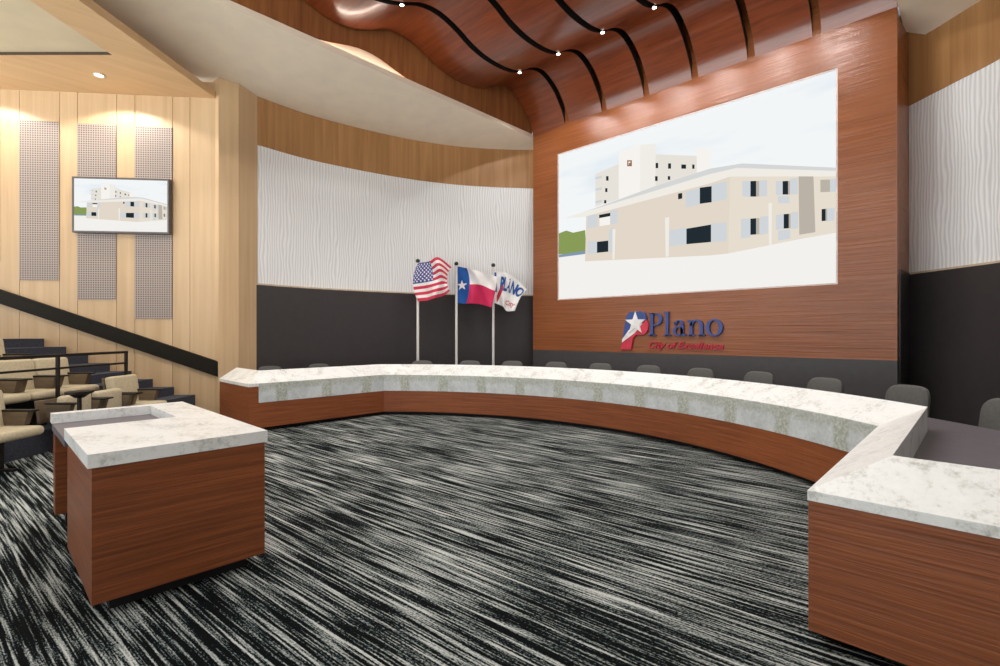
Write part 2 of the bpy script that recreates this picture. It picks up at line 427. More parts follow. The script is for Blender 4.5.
g = G()      # beige soffits on both sides, with a lip at the inner edge
for s, cv in ((-1, [(-7.6, -1.6), (-7.4, .5), (-7.0, 2.2), (-6.6, 3.0)] + [p for p in LC]), (1, [(6.7, -1.6)] + RC[::-1])):
    cv = [p for p in cv if p[1] < 10.5]
    out = [(p[0] + s * .05, p[1], ZS) for p in cv]; inn = [(s * 3.62, p[1], 6.5) for p in cv]
    mid = [tuple((a[k] + b[k]) / 2 for k in range(3)) for a, b in zip(out, inn)]
    n = len(cv); vs = out + mid + inn + [(x, y, 6.6) for x, y, z in inn] + [(x + s * .10, y, 6.6) for x, y, z in inn]
    g.idx(vs, [(r * n + i, r * n + i + 1, (r + 1) * n + i + 1, (r + 1) * n + i) for r in range(4) for i in range(n - 1)], 0, None, True)
struct(g, 'ceiling', M['soffit'])
g = G()      # high black plenum above the wave strips
g.box(-4.4, 4.4, -1.6, 9.9, 7.75, 7.8)
struct(g, 'ceiling_plenum', M['plenum'])
g = G()      # fascia between soffit lip and wave ceiling, bowed back where the cove light shows
for s in (-1, 1):
    lo, hi = [], []
    for y in WY:
        k = math.exp(-((y - 5.3) / 1.25) ** 2) * .07; r = math.exp(-((y - 5.0) / .85) ** 2) * .28
        lo.append((s * (3.63 + k), y, 6.56 + r)); hi.append((s * 3.63, y, 7.76))
    n = len(WY); vs = lo + hi + [(x + s * .03, y, z) for x, y, z in lo] + [(x + s * .03, y, z) for x, y, z in hi]
    g.idx(vs, [(i, i + 1, n + i + 1, n + i) for i in range(n - 1)], 0, None, True)
    g.idx(vs, [(2 * n + i, 2 * n + i + 1, 3 * n + i + 1, 3 * n + i) for i in range(n - 1)], 0)
struct(g, 'trim_2', M['fascia'])
g = G()
for s in (-1, 1): g.box(min(s * 3.82, s * 3.86), max(s * 3.82, s * 3.86), 3, 7.6, 6.6, 7.1)
struct(g, 'trim_3', M['soffit'])
for s, side in ((-1, 'left'), (1, 'right')):
    g = G(); ys = [3.6 + k * .2 for k in range(28)]
    for a, b in zip(ys, ys[1:]): g.face([(s * 3.75, a, 6.605), (s * 3.75, b, 6.605), (s * 3.78, b, 6.63), (s * 3.78, a, 6.63)])
    tag(g.build('cove_light', M['cove']), 'warm cove light strip tucked behind the %s edge of the wave ceiling' % side, 'light', 'cove lights')

NAMES = ['leftmost', 'second from left', 'third from left', 'middle', 'third from right', 'second from right', 'rightmost']
for k in range(7):     # seven wave strips, slots between them
    x0 = -3.57 + 1.02 * k + (.065 if k else -.03); x1 = -3.57 + 1.02 * (k + 1) - (.065 if k < 6 else -.03)
    t = .15; lo = []; hi = []
    for i, y in enumerate(WY):
        a = WY[max(i - 1, 0)]; b = WY[min(i + 1, len(WY) - 1)]
        dy, dz = b - a, wave(b) - wave(a); L = math.hypot(dy, dz)
        lo.append((y, wave(y))); hi.append((min(y - dz / L * t, YW + .1), max(wave(y) + dy / L * t, wave(y))))
    n = len(WY); g = G()
    vs = [(x, y, z) for x in (x0, x1) for y, z in lo] + [(x, y, z) for x in (x0, x1) for y, z in hi]
    g.idx(vs, [(i, n + i, n + i + 1, i + 1) for i in range(n - 1)], 0, None, True)
    g.idx(vs, [(2 * n + i, 2 * n + i + 1, 3 * n + i + 1, 3 * n + i) for i in range(n - 1)], 2, None, True)
    g.idx(vs, [(i, i + 1, 2 * n + i + 1, 2 * n + i) for i in range(n - 1)], 1)
    g.idx(vs, [(n + i, 3 * n + i, 3 * n + i + 1, n + i + 1) for i in range(n - 1)], 1)
    o = g.build('wave_ceiling_strip', [M['cherry_wave'], M['strip_edge'], M['plenum']])
    tag(o, 'wavy dark cherry ceiling strip, %s of the seven above the screen' % NAMES[k], 'ceiling panel', 'wavy ceiling strips')

# audience ceiling: veneer raft with a cream inset
g = G()
o4 = [(-5.83, 3.06), (-2.30, -1.30), (-7.6, -5.6), (-11.2, -3.0)]; i4 = [(-5.40, 1.45), (-3.30, -1.02), (-6.6, -3.6), (-8.9, -1.9)]
for i in range(4):
    j = (i + 1) % 4
    for z, m in ((6.0, 0), (6.13, 0)): g.face([(*o4[i], z), (*o4[j], z), (*i4[j], z), (*i4[i], z)], m, [o4[i], o4[j], i4[j], i4[i]])
    g.face([(*o4[i], 6.0), (*o4[j], 6.0), (*o4[j], 6.13), (*o4[i], 6.13)], 0)
    g.face([(*i4[i], 6.0), (*i4[j], 6.0), (*i4[j], 6.06), (*i4[i], 6.06)], 2)
g.face([(*p, 6.05) for p in i4], 1); g.face([(*p, 6.13) for p in i4], 0)
struct(g, 'ceiling_audience', [M['maple_ceiling'], M['inset'], plain('shadow reveal', (70, 52, 34), .8)])

# ------------------------------------------------------------------ lamps
def spot(name, loc, target, watts, deg, blend=.5, rad=.05, col=(1, .99, .97)):
    l = bpy.data.lights.new(name, 'SPOT'); l.energy = watts; l.spot_size = math.radians(deg); l.spot_blend = blend; l.shadow_soft_size = rad; l.color = col
    o = bpy.data.objects.new(name, l); COL.objects.link(o); o.location = loc
    o.rotation_euler = (Vector(target) - Vector(loc)).to_track_quat('-Z', 'Y').to_euler(); return o
ORD = ['first', 'second', 'third', 'fourth', 'fifth', 'sixth']
def slot_lamp(k, y, row, energy):
    x = -2.55 + 1.02 * k; z = wave(y) - .035
    t = thing('slot_spotlight', 'small spotlight in the %s ceiling slot from the left, %s' % (ORD[k], row), 'light', (x, y, z), 0, 'spotlights in the wave ceiling slots')
    h = G(); h.cyl((0, 0, .015), (0, 0, .17), .04, .045, 14); h.build('housing', M['steel'], t)
    h = G(); h.lathe([(.0, .012), (.034, .012), (.036, .03)], n=16); h.build('lens', M['lamp'], t)
    spot('slot_spot_lamp', (x, y, z - .012), (x, y + (1.9 if y > 7 else 0), 0), energy, 120, .12, .04)
for k in range(6):
    slot_lamp(k, 7.95, 'row nearest the screen', 85)
    slot_lamp(k, 4.95, 'row above mid carpet', 110)
    slot_lamp(k, 1.9, 'row furthest from screen', 110)

def downlight(X, Y, label, watts, deg):
    x, y = hall(X, Y)
    t = thing('recessed_downlight', label, 'light', (x, y, 6.0), 0, 'downlights in the audience ceiling')
    h = G(); h.lathe([(.085, -.001), (.085, -.012), (.06, -.012), (.055, .0)], n=24); h.build('trim_ring', M['white_trim'], t)
    h = G(); h.lathe([(.0, -.004), (.058, -.004)], n=24); h.build('lens', M['lamp'], t)
    spot('downlight_lamp', (x, y, 5.97), (x, y, 0), watts, deg, .22, .05, (1, .94, .85))
downlight(-6.84, 8.53, 'round downlight in the maple ceiling above the wall television', 120, 142)
downlight(-9.15, 8.30, 'round downlight in the maple ceiling left of the television', 120, 142)
downlight(-6.3, 5.6, 'round downlight in the maple ceiling above the seats', 200, 136)

# ------------------------------------------------------------------ screens
def picture(f, t, z0=0.0):
    """the building picture on a screen; f maps (0..1, 0..1, depth) to 3-D"""
    names = ['sky'] + [k for k in PIC if k != 'sky']; g = G()
    g.face([f(0, 0, 0), f(1, 0, 0), f(1, 1, 0), f(0, 1, 0)], 0, [(0, 0), (1, 0), (1, 1), (0, 1)])
    for i, (m, pts) in enumerate(PICTURE):
        g.face([f(a / 1000, b / 1000, t * (i + 1)) for a, b in pts], names.index(m))
    return g, [PIC[k] for k in names]
t = thing('video_screen', 'large wall screen showing a pale two storey brick building', 'screen', (0, YW, 2.39))
f = lambda a, b, d: (-2.815 + 5.63 * a, .03 - d, .025 + 3.47 * b)
gg, mm = picture(f, .0002); gg.build('picture', mm, t)
h = G()
for b in ((-2.84, -2.815, 0, 3.52), (2.815, 2.84, 0, 3.52), (-2.815, 2.815, 0, .025), (-2.815, 2.815, 3.495, 3.52)): h.box(b[0], b[1], .012, .06, b[2], b[3])
h.box(-2.84, 2.84, .06, .1, 0, 3.52); h.build('frame', plain('pale screen frame', (214, 196, 190), .5), t)

t = thing('television', 'wall television with a dark frame showing the same pale building', 'television', LW(1.63, 0, 3.92))
f = lambda a, b, d: tuple(Vector(LW(2.43 - 1.60 * a, .106 + d, 3.925 - .475 + .95 * b)) - Vector(LW(1.63, 0, 3.92)))
gg, mm = picture(f, .0002); gg.build('picture', mm, t)
h = G()
base = Vector(LW(1.63, 0, 3.92)); w = lambda s, z, d: tuple(Vector(LW(s, max(d, .016), z)) - base)
for a, b, c, d in ((.80, 2.455, 3.42, 3.452), (.80, 2.455, 4.398, 4.43), (.80, .827, 3.452, 4.398), (2.423, 2.455, 3.452, 4.398)):
    h.slab([(a, c), (b, c), (b, d), (a, d)], w, .115)
h.slab([(.83, 3.45), (2.42, 3.45), (2.42, 4.4), (.83, 4.4)], w, .10); h.build('frame', M['bezel'], t)

for a, b, z0, z1, nm in ((.797, 1.453, 1.864, 5.414, 'tallest grey perforated acoustic grille, behind the right end of the television'),
                     (1.772, 2.438, 2.213, 5.43, 'grey perforated acoustic grille behind the left half of the television'),
                     (2.747, 3.413, 2.56, 5.445, 'grey perforated acoustic grille on the maple wall left of the television'),
                     (3.742, 4.398, 2.9, 5.46, 'grey perforated acoustic grille cut by the left edge of view')):
    h = G(); h.slab([(a, z0), (b, z0), (b, z1), (a, z1)], lambda s, z, d: LW(s, max(d, .002), z), .012)
    h.uv = [(x * -.65 - y * .76, z) for x, y, z in h.v]
    tag(h.build('acoustic_grille', M['grille']), nm, 'acoustic panel', 'acoustic grilles on the maple wall')

# ------------------------------------------------------------------ city sign on the feature wall
t = thing('wall_sign', 'raised blue and red city sign with a star emblem under the big screen', 'sign', (0, YW, 1.2))
EM_BLUE = [(-1.05, 1.462), (-1.009, 1.70), (-.975, 1.87), (-.945, 1.98), (-.90, 2.03), (-.848, 2.05), (-.607, 2.05), (-.55, 2.03), (-.51, 1.97), (-.49, 1.881), (-.62, 1.80), (-.757, 1.664)]
EM_RED = [(-1.062, 1.40), (-.757, 1.62), (-.60, 1.80), (-.49, 1.876), (-.451, 1.786), (-.46, 1.68), (-.50, 1.60), (-.57, 1.565), (-.726, 1.562), (-.80, 1.5), (-.848, 1.25), (-1.10, 1.245)]
EM_STR = [(-1.056, 1.465), (-.90, 1.66), (-.80, 1.72), (-.62, 1.83), (-.58, 1.80), (-.757, 1.60), (-1.064, 1.395)]
sg = lambda z0, y0: (lambda a, b, d: (a, -d - y0, b - 1.2))
SB, SR, SW = plain('sign blue', (52, 76, 140), .4), plain('sign red', (206, 48, 72), .4), plain('sign white', (238, 236, 232), .4)
h = G(); h.slab(EM_BLUE, sg(0, 0), .05, 0); h.slab(EM_RED, sg(0, 0), .048, 1); h.slab(EM_STR, sg(0, 0), .052, 2)
emb = h.build('emblem', [SB, SR, SW], t); emb['label'] = 'blue and red letter P emblem with a white star'
star = []
for i in range(10):
    r = .245 if i % 2 == 0 else .098; a = PI / 2 + i * PI / 5; star.append((-.742 + r * math.cos(a), 1.808 + r * math.sin(a)))
h = G(); h.slab(star, sg(0, 0), .07); h.build('star', SW, emb)
def ring(cx, cy, rx, ry, ix, iy, a0=0, a1=360, n=28):
    A = [math.radians(a0 + (a1 - a0) * k / n) for k in range(n + 1)]
    return [[(cx + rx * math.cos(p), cy + ry * math.sin(p)), (cx + rx * math.cos(q), cy + ry * math.sin(q)), (cx + ix * math.cos(q), cy + iy * math.sin(q)), (cx + ix * math.cos(p), cy + iy * math.sin(p))] for p, q in zip(A, A[1:])]
R_ = lambda x0, x1, y0, y1: [[(x0, y0), (x1, y0), (x1, y1), (x0, y1)]]
GLYPH = {'P': (.70, R_(.10, .24, 0, 1) + R_(0, .36, 0, .05) + R_(0, .3, .95, 1) + R_(.24, .34, .95, 1) + R_(.24, .32, .44, .49) + ring(.32, .72, .34, .28, .20, .23, -90, 90)),
         'l': (.36, R_(.09, .22, 0, 1.04) + R_(0, .31, 0, .05) + R_(0, .12, .98, 1.03)),
         'a': (.62, R_(.36, .49, .06, .48) + R_(.42, .58, 0, .06) + ring(.28, .46, .21, .22, .09, .18, 0, 170) + ring(.25, .2, .23, .21, .11, .155) + ring(.12, .50, .06, .06, 0.0, 0.0)),
         'n': (.74, R_(.09, .22, 0, .66) + R_(0, .31, 0, .05) + R_(0, .1, .61, .66) + ring(.38, .42, .27, .26, .14, .20, 0, 180) + R_(.52, .65, 0, .42) + R_(.43, .74, 0, .05)),
         'o': (.70, ring(.34, .335, .34, .35, .19, .30))}
x = -.455
for ch in 'Plano':
    wd, polys = GLYPH[ch]; k = .465; h = G()
    for p in polys:
        p = [(x + a * k, 1.545 + b * k) for a, b in p]
        if len(set(p)) < 4: p = list(dict.fromkeys(p))
        h.slab(p if sum(p[i][0] * p[(i + 1) % len(p)][1] - p[(i + 1) % len(p)][0] * p[i][1] for i in range(len(p))) > 0 else p[::-1], sg(0, 0), .055)
    h.build('letter', SB, t); x += (wd + .055) * k * .965
def text_geo(body, size, shear=0, extrude=0, bold=0, spacing=1):
    cu = bpy.data.curves.new('text', 'FONT'); cu.body = body; cu.size = size; cu.shear = shear; cu.extrude = extrude; cu.offset = bold; cu.space_character = spacing
    ob = bpy.data.objects.new('text', cu); COL.objects.link(ob)
    me = bpy.data.meshes.new_from_object(ob.evaluated_get(bpy.context.evaluated_depsgraph_get()))
    vs = [tuple(v.co) for v in me.vertices]; fs = [tuple(p.vertices) for p in me.polygons]
    bpy.data.objects.remove(ob); bpy.data.curves.remove(cu); bpy.data.meshes.remove(me); return vs, fs
vs, fs = text_geo('City of Excellence', .19, .35, .012, .004)
xs = [v[0] for v in vs]; k = 1.50 / (max(xs) - min(xs))
h = G(); h.idx([(-.45 + (a - min(xs)) * k, -.014 - c, 1.29 + b * 1.0 - 1.2) for a, b, c in vs], fs)
h.build('tagline', plain('tagline red', (186, 32, 56), .4), t)

# ------------------------------------------------------------------ dais counter (mirror-symmetric about x = 0)
def path(o, y0, xo=None):
    """room-side edge of the dais shifted o away from the room: wing, arc, wing"""
    xw = 3.87 + o if xo is None else xo; R = 5.53 + o
    yj = 1.5 + math.sqrt(R * R - xw * xw); a1 = math.atan2(yj - 1.5, xw)
    arc = [(R * math.cos(a1 + (PI - 2 * a1) * k / 56), 1.5 + R * math.sin(a1 + (PI - 2 * a1) * k / 56)) for k in range(57)]
    return [(xw, y0)] + [(xw, y0 + (yj - y0) * k / 6) for k in range(1, 6)] + arc + [(-xw, y0 + (yj - y0) * k / 6) for k in range(5, 0, -1)] + [(-xw, y0)]
def loft(g, rows, m=0, ms=None):
    n = len(rows[0]); d = [0]
    for a, b in zip(rows[0], rows[0][1:]): d.append(d[-1] + math.dist(a[:2], b[:2]))
    for j in range(len(rows) - 1):
        g.idx(rows[j] + rows[j + 1], [(i, i + 1, n + i + 1, n + i) for i in range(n - 1)], ms[j] if ms else m, [(d[i], p[2]) for i, p in enumerate(rows[j])] + [(d[i], p[2]) for i, p in enumerate(rows[j + 1])])
    if len(rows) > 2:
        g.face([r[0] for r in rows], m); g.face([r[-1] for r in rows][::-1], m)
Z = lambda pts, z: [(x, y, z) for x, y in pts]
def tube_loft(g, rows, m=0): loft(g, rows + [rows[0]], m)
t = thing('dais_counter', 'long horseshoe dais with cherry front and sloped white marble top', 'counter', (0, 0, 0))
YF = 2.96
h = G(); tube_loft(h, [Z(path(.31, YF), .07), Z(path(0, YF), .07), Z(path(0, YF), .475), Z(path(.31, YF), .475)])
for s in (-1, 1):
    a, b = sorted((s * 3.87, s * 4.18)); h.box(a, b, YF, YF + .15, .475, .738)
h.build('front_panel', M['cherry'], t)
h = G(); tube_loft(h, [Z(path(.31, YF + .15), .475), Z(path(-.006, YF + .15), .475), Z(path(-.006, YF + .15), .784), Z(path(.004, YF + .15), .784), Z(path(.004, YF + .15), .739), Z(path(.31, YF + .15), .739)]); h.build('stone_fascia', M['marble_fascia'], t)
XE = 5.26
edge = path(-.003, YF - .008); rid = path(.315, 3.24); edge = [(XE, YF - .008)] + edge + [(-XE, YF - .008)]; rid = [(XE, 3.24)] + rid + [(-XE, 3.24)]
h = G(); tube_loft(h, [Z(edge, .74), Z(edge, .79), Z(rid, .973), Z(rid, .74)]); h.build('countertop', M['marble'], t)
h = G(); wi = path(.315, 3.24); R = 6.48; wo = path(R - 5.53, 3.24, XE)
tube_loft(h, [Z(wi, .736), Z(wi, .766), Z(wo, .766), Z(wo, .736)]); h.build('work_surface', M['work'], t)
for s in (-1, 1):
    a, b = sorted((s * 4.18, s * XE)); h = G(); h.box(a, b, YF, YF + .2, .07, .739); h.build('end_panel', M['cherry'], t)
h = G(); tube_loft(h, [Z(path(.30, YF + .12), 0), Z(path(.12, YF + .12), 0), Z(path(.12, YF + .12), .075), Z(path(.30, YF + .12), .075)])
for s in (-1, 1):
    a, b = sorted((s * 3.99, s * (XE - .1))); h.box(a, b, YF + .12, YF + .3, 0, .075)
h.build('toe_kick', M['black'], t)

# ------------------------------------------------------------------ presenter desk
t = thing('presenter_desk', 'cherry presenter desk with a U shaped white marble top', 'desk', (0, 0, 0))
h = G()
U = [(-1.12, .41), (-1.0, .41), (-1.0, 1.09), (-.13, 1.09), (-.13, .41), (.972, .41), (.972, 1.372), (-1.12, 1.372)]
h.prism(U, .852, .93); h.build('marble_top', M['marble'], t)
h = G(); h.box(-1.01, -.12, .412, 1.1, .80, .853); h.build('work_surface', M['work'], t)
h = G(); h.box(-.155, .955, .43, 1.36, .085, .852); h.build('cabinet', M['cherry'], t)
h = G(); h.box(-1.13, -.98, .43, 1.36, .10, .852); h.build('back_panel', M['cherry'], t)
h = G(); h.box(-.98, -.155, 1.30, 1.36, .10, .80); h.build('side_panel', M['cherry'], t)
h = G(); h.box(-.06, .87, .52, 1.27, 0, .09); h.build('toe_kick', M['black'], t)
h = G(); h.box(-1.10, -1.01, .50, 1.30, 0, .105); h.build('toe_kick', M['black'], t)

# ------------------------------------------------------------------ chairs behind the dais
def pad(g, w, hgt, th, bend, base, m=0, tilt=0, n=40, ex=4.0):
    """upright pillow: superellipse outline in (y, z), curved in x"""
    rings = [(.86, -th * .5), (.97, -th * .3), (1.0, 0), (.97, th * .3), (.86, th * .5)]
    vs, fs = [], []
    for s, d in rings:
        for k in range(n):
            a = 2 * PI * k / n; ca, sa = math.cos(a), math.sin(a)
            y = abs(ca) ** (2 / ex) * (1 if ca > 0 else -1) * w / 2 * s; z = abs(sa) ** (2 / ex) * (1 if sa > 0 else -1) * hgt / 2 * (s if s > .9 else s + .04)
            vs.append((base[0] + d + bend * (y / (w / 2)) ** 2 - tilt * z, base[1] + y, base[2] + z))
    for r in range(4): fs += [(r * n + k, r * n + (k + 1) % n, (r + 1) * n + (k + 1) % n, (r + 1) * n + k) for k in range(n)]
    fs += [tuple(range(n))[::-1], tuple(range(4 * n, 5 * n))]
    g.idx(vs, fs, m, None, True)
def make_chair(loc, rz, label):
    t = thing('office_chair', label, 'chair', loc, rz, 'chairs behind the dais')
    h = G(); h.box(-.22, .25, -.24, .24, .44, .52, 0, .035, 3); h.build('seat', M['olive'], t)
    h = G(); pad(h, .50, .50, .07, .05, (-.27, 0, .75), 0, .12); h.build('backrest', M['olive'], t)
    h = G(); h.box(-.31, -.26, -.05, .05, .40, .62, 0, .01); h.box(-.3, 0, -.04, .04, .40, .44); h.build('back_bracket', M['steel'], t)
    h = G(); h.cyl((0, 0, .09), (0, 0, .44), .03, .025); h.build('column', M['steel'], t)
    for k in range(5):
        a = 2 * PI * k / 5; h = G(); h.cyl((.03 * math.cos(a), .03 * math.sin(a), .11), (.27 * math.cos(a), .27 * math.sin(a), .075), .024, .016)
        lg = h.build('leg', M['steel'], t); h = G(); h.cyl((.27 * math.cos(a) - .012, .27 * math.sin(a), .03), (.27 * math.cos(a) + .012, .27 * math.sin(a), .03), .03); h.build('caster', M['black'], lg)
    for s in (-1, 1):
        h = G(); h.box(-.18, .14, s * .27 - .025, s * .27 + .025, .64, .67, 0, .01); h.cyl((-.02, s * .27, .45), (-.02, s * .27, .64), .015); h.box(-.04, 0, min(0, s * .27), max(0, s * .27), .43, .45); h.build('armrest', M['steel'], t)
    return t
def face(x, y, X, Y): return math.atan2(Y - y, X - x)
CH = [(.05, 8.66, 'behind the dais middle, under the start of the sign lettering'), (-.93, 8.55, 'behind the dais, left of the sign emblem'), (-1.88, 8.35, 'behind the dais at the left edge of the cherry wall'),
      (-2.78, 7.98, 'behind the dais, right of the third flag pole'), (-3.52, 7.42, 'behind the dais between the second and third flag poles'), (-4.28, 6.70, 'behind the dais in front of the first flag pole'),
      (1.07, 8.55, 'behind the dais under the end of the sign lettering'), (2.03, 8.42, 'behind the dais, right of the sign'), (3.02, 7.86, 'behind the dais under the right part of the screen'),
      (3.92, 7.42, 'behind the dais corner at the right dark wall'), (4.72, 6.48, 'beyond the right grey worktop at the right edge of view'),
      (-5.58, 3.95, 'behind the left dais wing, nearest the maple pilaster', .95), (-5.62, 4.98, 'behind the left dais wing, further from the pilaster', .95)]
proto = None
for c in CH:
    x, y, lab = c[:3]; sz = c[3] if len(c) > 3 else 1
    a = face(x, y, 0, 1.5) if len(c) == 3 else 0
    px, py = x + .27 * math.cos(a), y + .27 * math.sin(a)
    lab = 'grey olive office chair ' + lab
    if proto is None: proto = make_chair((px, py, 0), a, lab)
    else: dup(proto, (px, py, 0), a, lab, sz)

# ------------------------------------------------------------------ flags
def catmull(t, P, T):
    i = 0
    while i < len(T) - 2 and t > T[i + 1]: i += 1
    p0 = P[max(i - 1, 0)]; p1 = P[i]; p2 = P[i + 1]; p3 = P[min(i + 2, len(P) - 1)]; u = (t - T[i]) / (T[i + 1] - T[i])
    return tuple(.5 * (2 * b + (c - a) * u + (2 * a - 5 * b + 4 * c - d) * u * u + (3 * b - a - 3 * c + d) * u ** 3) for a, b, c, d in zip(p0, p1, p2, p3))
FX, FN = (CY_, SY_), (SY_, -CY_)      # fly direction along the wall, cloth normal
def cloth(ctrl, T, ph, amp, front=0):
    def f(a, b, lift=0):
        lift += front
        P = [catmull(a, row, T) for row in ctrl]
        w = [(1 - b) * (1 - 2 * b), 4 * b * (1 - b), b * (2 * b - 1)]
        X = sum(k * p[0] for k, p in zip(w, P)); Zz = sum(k * p[1] for k, p in zip(w, P))
        n = amp * math.sin(2 * PI * (1.7 * a + .35 * b) + ph) * min(1, a * 2.2) + .035 * math.sin(15 * a - 7 * b + ph) * min(1, a * 3) + lift
        return (X * FX[0] + n * FN[0], X * FX[1] + n * FN[1], Zz)
    return f
def flag(loc, H, label, ctrl, T, paint, mats, ph, amp, extra=None, nu=110, nv=78):
    t = thing('flag', label, 'flag', (*loc, 0), 0, 'flags on silver poles')
    h = G(); h.cyl((0, 0, .02), (0, 0, H - .04), .033, .03, 14); h.build('pole', M['pole'], t)
    h = G(); h.ball((0, 0, H), .052); h.build('finial', M['finial'], t)
    h = G(); h.lathe([(0, .06), (.05, .06), (.08, .045), (.17, .03), (.18, 0), (0, 0)]); h.build('base', M['steel'], t)
    f = cloth([[(dx, H + dz) for dx, dz in row] for row in ctrl], T, ph, amp, .05 if ph == .4 else 0); h = G()
    vs = [f(i / nu, j / nv) for j in range(nv + 1) for i in range(nu + 1)]; n = nu + 1
    for j in range(nv):
        for i in range(nu):
            h.f.append((j * n + i, (j + 1) * n + i, (j + 1) * n + i + 1, j * n + i + 1)); h.m.append(paint((i + .5) / nu, (j + .5) / nv)); h.sm.append(True); h.uv += [(0, 0)] * 4
    h.v = vs
    if extra: extra(h, f)
    h.build('cloth', mats, t)
FC = lambda n, c: plain(n, c, .8, var=.02)
RED, BLUE, WHITE = FC('flag red', (206, 52, 78), ), FC('flag navy', (66, 78, 142)), FC('flag white', (238, 234, 230))
def inpoly(x, y, poly):
    r = False
    for i in range(len(poly)):
        (x1, y1), (x2, y2) = poly[i], poly[i - 1]
        if (y1 > y) != (y2 > y) and x < (x2 - x1) * (y - y1) / (y2 - y1) + x1: r = not r
    return r
def pxc(rows, u0, v0, k): return [[((u - u0) * k, -(v - v0) * k) for u, v in r] for r in rows]
def us(a, b):
    if a < .44 and b < 7 / 13:
        r = b / (7 / 13) * 10; c = a / .44 * 12
        for j in range(1, 10):
            for i in range(1, 12):
                if (i + j) % 2 == 0 and (r - j) ** 2 + (c - i) ** 2 < .17: return 2
        return 1
    return 0 if int(b * 13) % 2 == 0 else 2
flag((-4.957, 7.082), 3.28, 'United States flag with stars and stripes, leftmost of the three flags', pxc([[(418, 264), (430, 261), (439, 258), (451.5, 267)], [(413.3, 283), (433.5, 279.5), (442, 277), (447, 279)], [(418.5, 301.5), (432, 299.5), (441, 296.5), (450.5, 291.5)]], 417.8, 261, .02333), (0, .44, .7, 1), us, [RED, BLUE, WHITE], .4, .08)
TS = [((.165 + (.13 if i % 2 == 0 else .05) * math.cos(-PI / 2 + i * PI / 5) * .95), .52 + (.145 if i % 2 == 0 else .056) * math.sin(-PI / 2 + i * PI / 5)) for i in range(10)]
def tx(a, b):
    if a < 1 / 3: return 2 if inpoly(a, b, TS) else 1
    return 2 if b < .5 else 0
flag((-4.665, 8.018), 3.28, 'Texas flag with one white star, middle of the three flags', pxc([[(457, 266.3), (466.5, 268), (481.5, 272), (497, 276.5)], [(456, 285), (469.5, 284.3), (481.5, 285.2), (495.3, 291)], [(457.2, 303.2), (466.2, 303.6), (480, 304), (491.4, 307.7)]], 456.4, 263.8, .02428), (0, .333, .66, 1), tx, [FC('texas red', (200, 34, 84)), FC('texas blue', (14, 78, 150)), WHITE], 1.2, .05)
def pl(a, b):
    if .03 < a < .12 and .03 < b < .17: return 1
    if .05 < a < .13 and .3 < b < .62: return 1
    if .12 < a < .34 and abs((b - .86) + (a - .12) * 2.3) < .13: return 0
    return 2
def pl_text(h, f):
    for body, sz, a0, b0, al, bl, m in (('PLANO', 1, .22, .52, .76, .40, 1), ('City', 1, .50, .90, .40, .17, 0)):
        vs, fs = text_geo(body, sz, .3, 0, .04 if m else .012); xs = [v[0] for v in vs]; ys = [v[1] for v in vs]
        kx, ky = al / (max(xs) - min(xs)), bl / (max(ys) - min(ys))
        for side in (1, -1): h.idx([f(min(1, a0 + (x - min(xs)) * kx), b0 - (y - min(ys)) * ky, .016 * side) for x, y, z in vs], fs, m)
flag((-4.208, 8.83), 3.28, 'white city flag with blue and red lettering, rightmost of the three flags', pxc([[(494, 271.5), (503, 272), (514, 277), (527, 289.5)], [(494, 288), (503, 290), (511, 293), (520.5, 297.5)], [(494.5, 303), (502, 306), (507, 311), (515, 311)]], 493.3, 265.3, .02481), (0, .333, .66, 1), pl, [FC('city red', (200, 46, 70)), FC('city blue', (52, 92, 160)), FC('city white', (240, 238, 234))], 2.0, .045, pl_text)

# ------------------------------------------------------------------ audience tiers, seats, rail
def wall_y(X): return 9.38 + .0968 * (X + 5.3) - .01
edges = [-6.1, -6.95, -7.8, -8.65, -9.5]
for k, X in enumerate(edges):
    h = G(); h.prism([hall(*p) for p in ((X, 3.2), (X, wall_y(X)), (-11.5, wall_y(-11.5)), (-11.5, 3.2))], .3 * k, .3 * (k + 1)); struct(h, 'floor_tier', M['navy'])
h = G()
for k in range(2, 10):
    X = -4.95 - .37 * k; X2 = X - .37; Y0 = 8.4 if X > -6.2 else 8.05
    h.prism([hall(*p) for p in ((X, Y0), (X, wall_y(X)), (X2 - .01, wall_y(X2)), (X2 - .01, Y0))], 0, .15 * (k + 1))
struct(h, 'floor_stairs', M['navy'])

def make_seat(loc, label, low=False):
    t = thing('auditorium_seat', label, 'seat', loc, YAW, 'tan auditorium seats on the tiers')
    h = G()
    if low: h.box(-.40, -.27, -.235, .235, .33, .76, 0, .05, 4)
    else: h.box(-.47, 0, -.283, .283, .375, .49, 0, .05, 4)
    h.build('seat_cushion', M['tan'], t)
    if not low:
        h = G(); h.box(-.07, .07, -.28, .28, -.24, .24, 0, .045, 4, Matrix.Translation((-.54, 0, .68)) @ Matrix.Rotation(-.16, 4, 'Y')); h.build('backrest', M['tan'], t)
    h = G(); h.box(-.02, .02, -.25, .25, -.27, .24 if not low else .04, 0, .012, 2, Matrix.Translation((-.645, 0, .66)) @ Matrix.Rotation(-.16, 4, 'Y')); h.build('back_shell', M['arm_wood'], t)
    for s in (-1, 1):
        h = G(); y0, y1 = (.205, .28) if s > 0 else (-.28, -.205)
        h.slab([(-.47, .495), (-.20, .495), (-.15, .655), (-.47, .655)], lambda a, b, d: (a, y0 + d, b), .075); ar = h.build('arm_box', M['arm_wood'], t)
        h = G(); h.box(-.50, -.08, y0 - .002, y1 + .002, .656, .68, 0, .008); h.build('armrest', M['steel'], ar)
    h = G(); h.box(-.34, -.27, -.04, .04, .02, .38); h.box(-.5, -.1, -.03, .03, 0, .03, 0, .006); h.box(-.33, -.28, -.24, .24, .345, .375); h.build('pedestal', M['steel'], t)
    return t
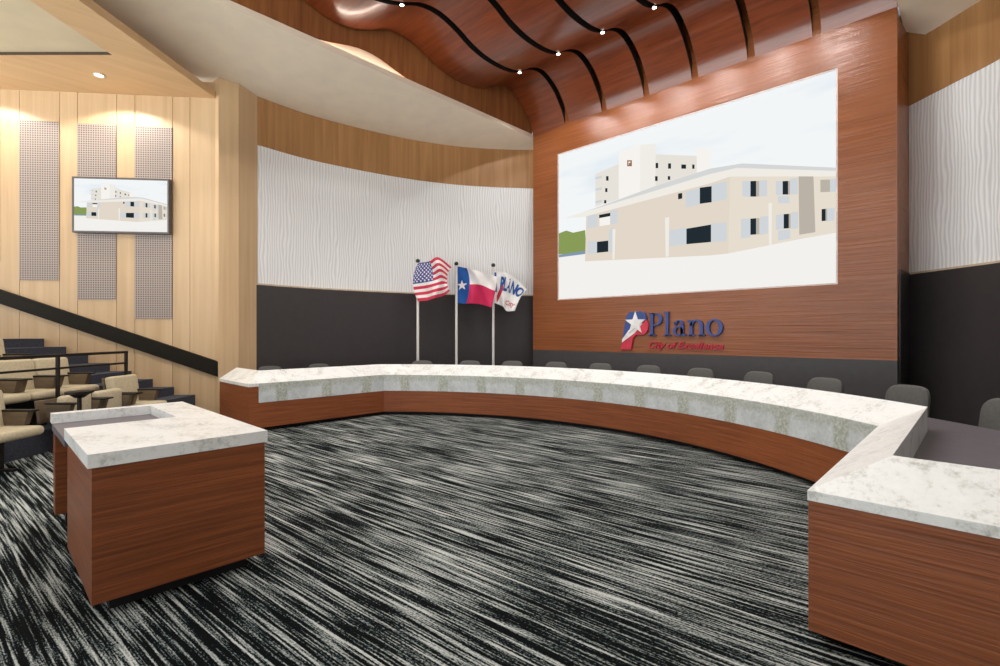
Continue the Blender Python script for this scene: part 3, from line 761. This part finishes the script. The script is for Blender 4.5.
rows = [('front row, on the carpet', -5.5, 0, [(5.78, 'nearest of the'), (8.02, 'furthest of the')]),
        ('second row, on the first tier', -6.33, .3, [(6.50, 'nearest of the'), (7.07, 'second of the'), (7.65, 'third of the')]),
        ('third row, on the second tier', -7.2, .6, [(7.50, 'only one in view of the')])]
seat0 = None
for rn, X, z, ss in rows:
    for Y, w in ss:
        x, y = hall(X, Y); lab = 'tan auditorium seat, %s %s' % (w, rn)
        if seat0 is None: seat0 = make_seat((x, y, z), lab)
        else: dup(seat0, (x, y, z), YAW, lab)
low0 = None
for Y, w in ((6.86, 'just behind the small round tablet'), (7.43, 'second behind the small round tablet')):
    x, y = hall(-5.5, Y); lab = 'low tan auditorium seat with tipped up cushion, ' + w
    if low0 is None: low0 = make_seat((x, y, 0), lab, True)
    else: dup(low0, (x, y, 0), YAW, lab)

x, y = hall(-5.40, 6.42)
t = thing('pedestal_table', 'small dark half round tablet on a single post in the front row', 'table', (x, y, 0), YAW, None)
h = G(); h.prism([(.13 * math.cos(a), .17 * math.sin(a)) for a in [PI * 2 * k / 24 for k in range(24)]], .825, .855); h.lathe([(.12, .825), (.05, .77), (.0, .77)]); h.build('tabletop', M['steel'], t)
h = G(); h.cyl((0, 0, .01), (0, 0, .79), .028, .024); h.build('post', M['steel'], t)
h = G(); h.lathe([(.0, .03), (.10, .025), (.12, 0), (0, 0)]); h.build('base', M['steel'], t)

t = thing('guard_rail', 'dark steel guard rail with two bars along the second row', 'railing', (*hall(-6.2, 7.3), 0), YAW)
h = G(); Ys = (-3.0, 1.01)
h.box(-.025, .025, Ys[0], Ys[1], 1.265, 1.305, 0, .006); h.build('top_rail', M['steel'], t)
h = G(); h.box(-.018, .018, Ys[0], Ys[1], 1.09, 1.12, 0, .005); h.build('mid_rail', M['steel'], t)
for Y in (-2.98, -1.6, -.29, .99):
    h = G(); h.box(-.02, .02, Y - .02, Y + .02, .3, 1.27, 0, .005); h.build('post', M['steel'], t)

# ------------------------------------------------------------------ light in the room and exposure
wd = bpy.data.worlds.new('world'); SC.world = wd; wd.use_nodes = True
wt = wd.node_tree; bg = wt.nodes['Background']      # added fill from the open rear, boosted below the horizon to brighten soffits
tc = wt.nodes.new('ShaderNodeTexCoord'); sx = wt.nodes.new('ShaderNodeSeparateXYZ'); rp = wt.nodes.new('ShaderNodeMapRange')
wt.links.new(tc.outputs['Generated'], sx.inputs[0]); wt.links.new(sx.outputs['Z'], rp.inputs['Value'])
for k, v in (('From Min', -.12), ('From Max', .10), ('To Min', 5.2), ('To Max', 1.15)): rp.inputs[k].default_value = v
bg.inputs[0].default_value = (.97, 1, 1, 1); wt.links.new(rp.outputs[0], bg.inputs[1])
SC.view_settings.view_transform = 'Standard'; SC.view_settings.look = 'None'; SC.view_settings.gamma = 1
SC.view_settings.use_curve_mapping = False; SC.view_settings.exposure = 0
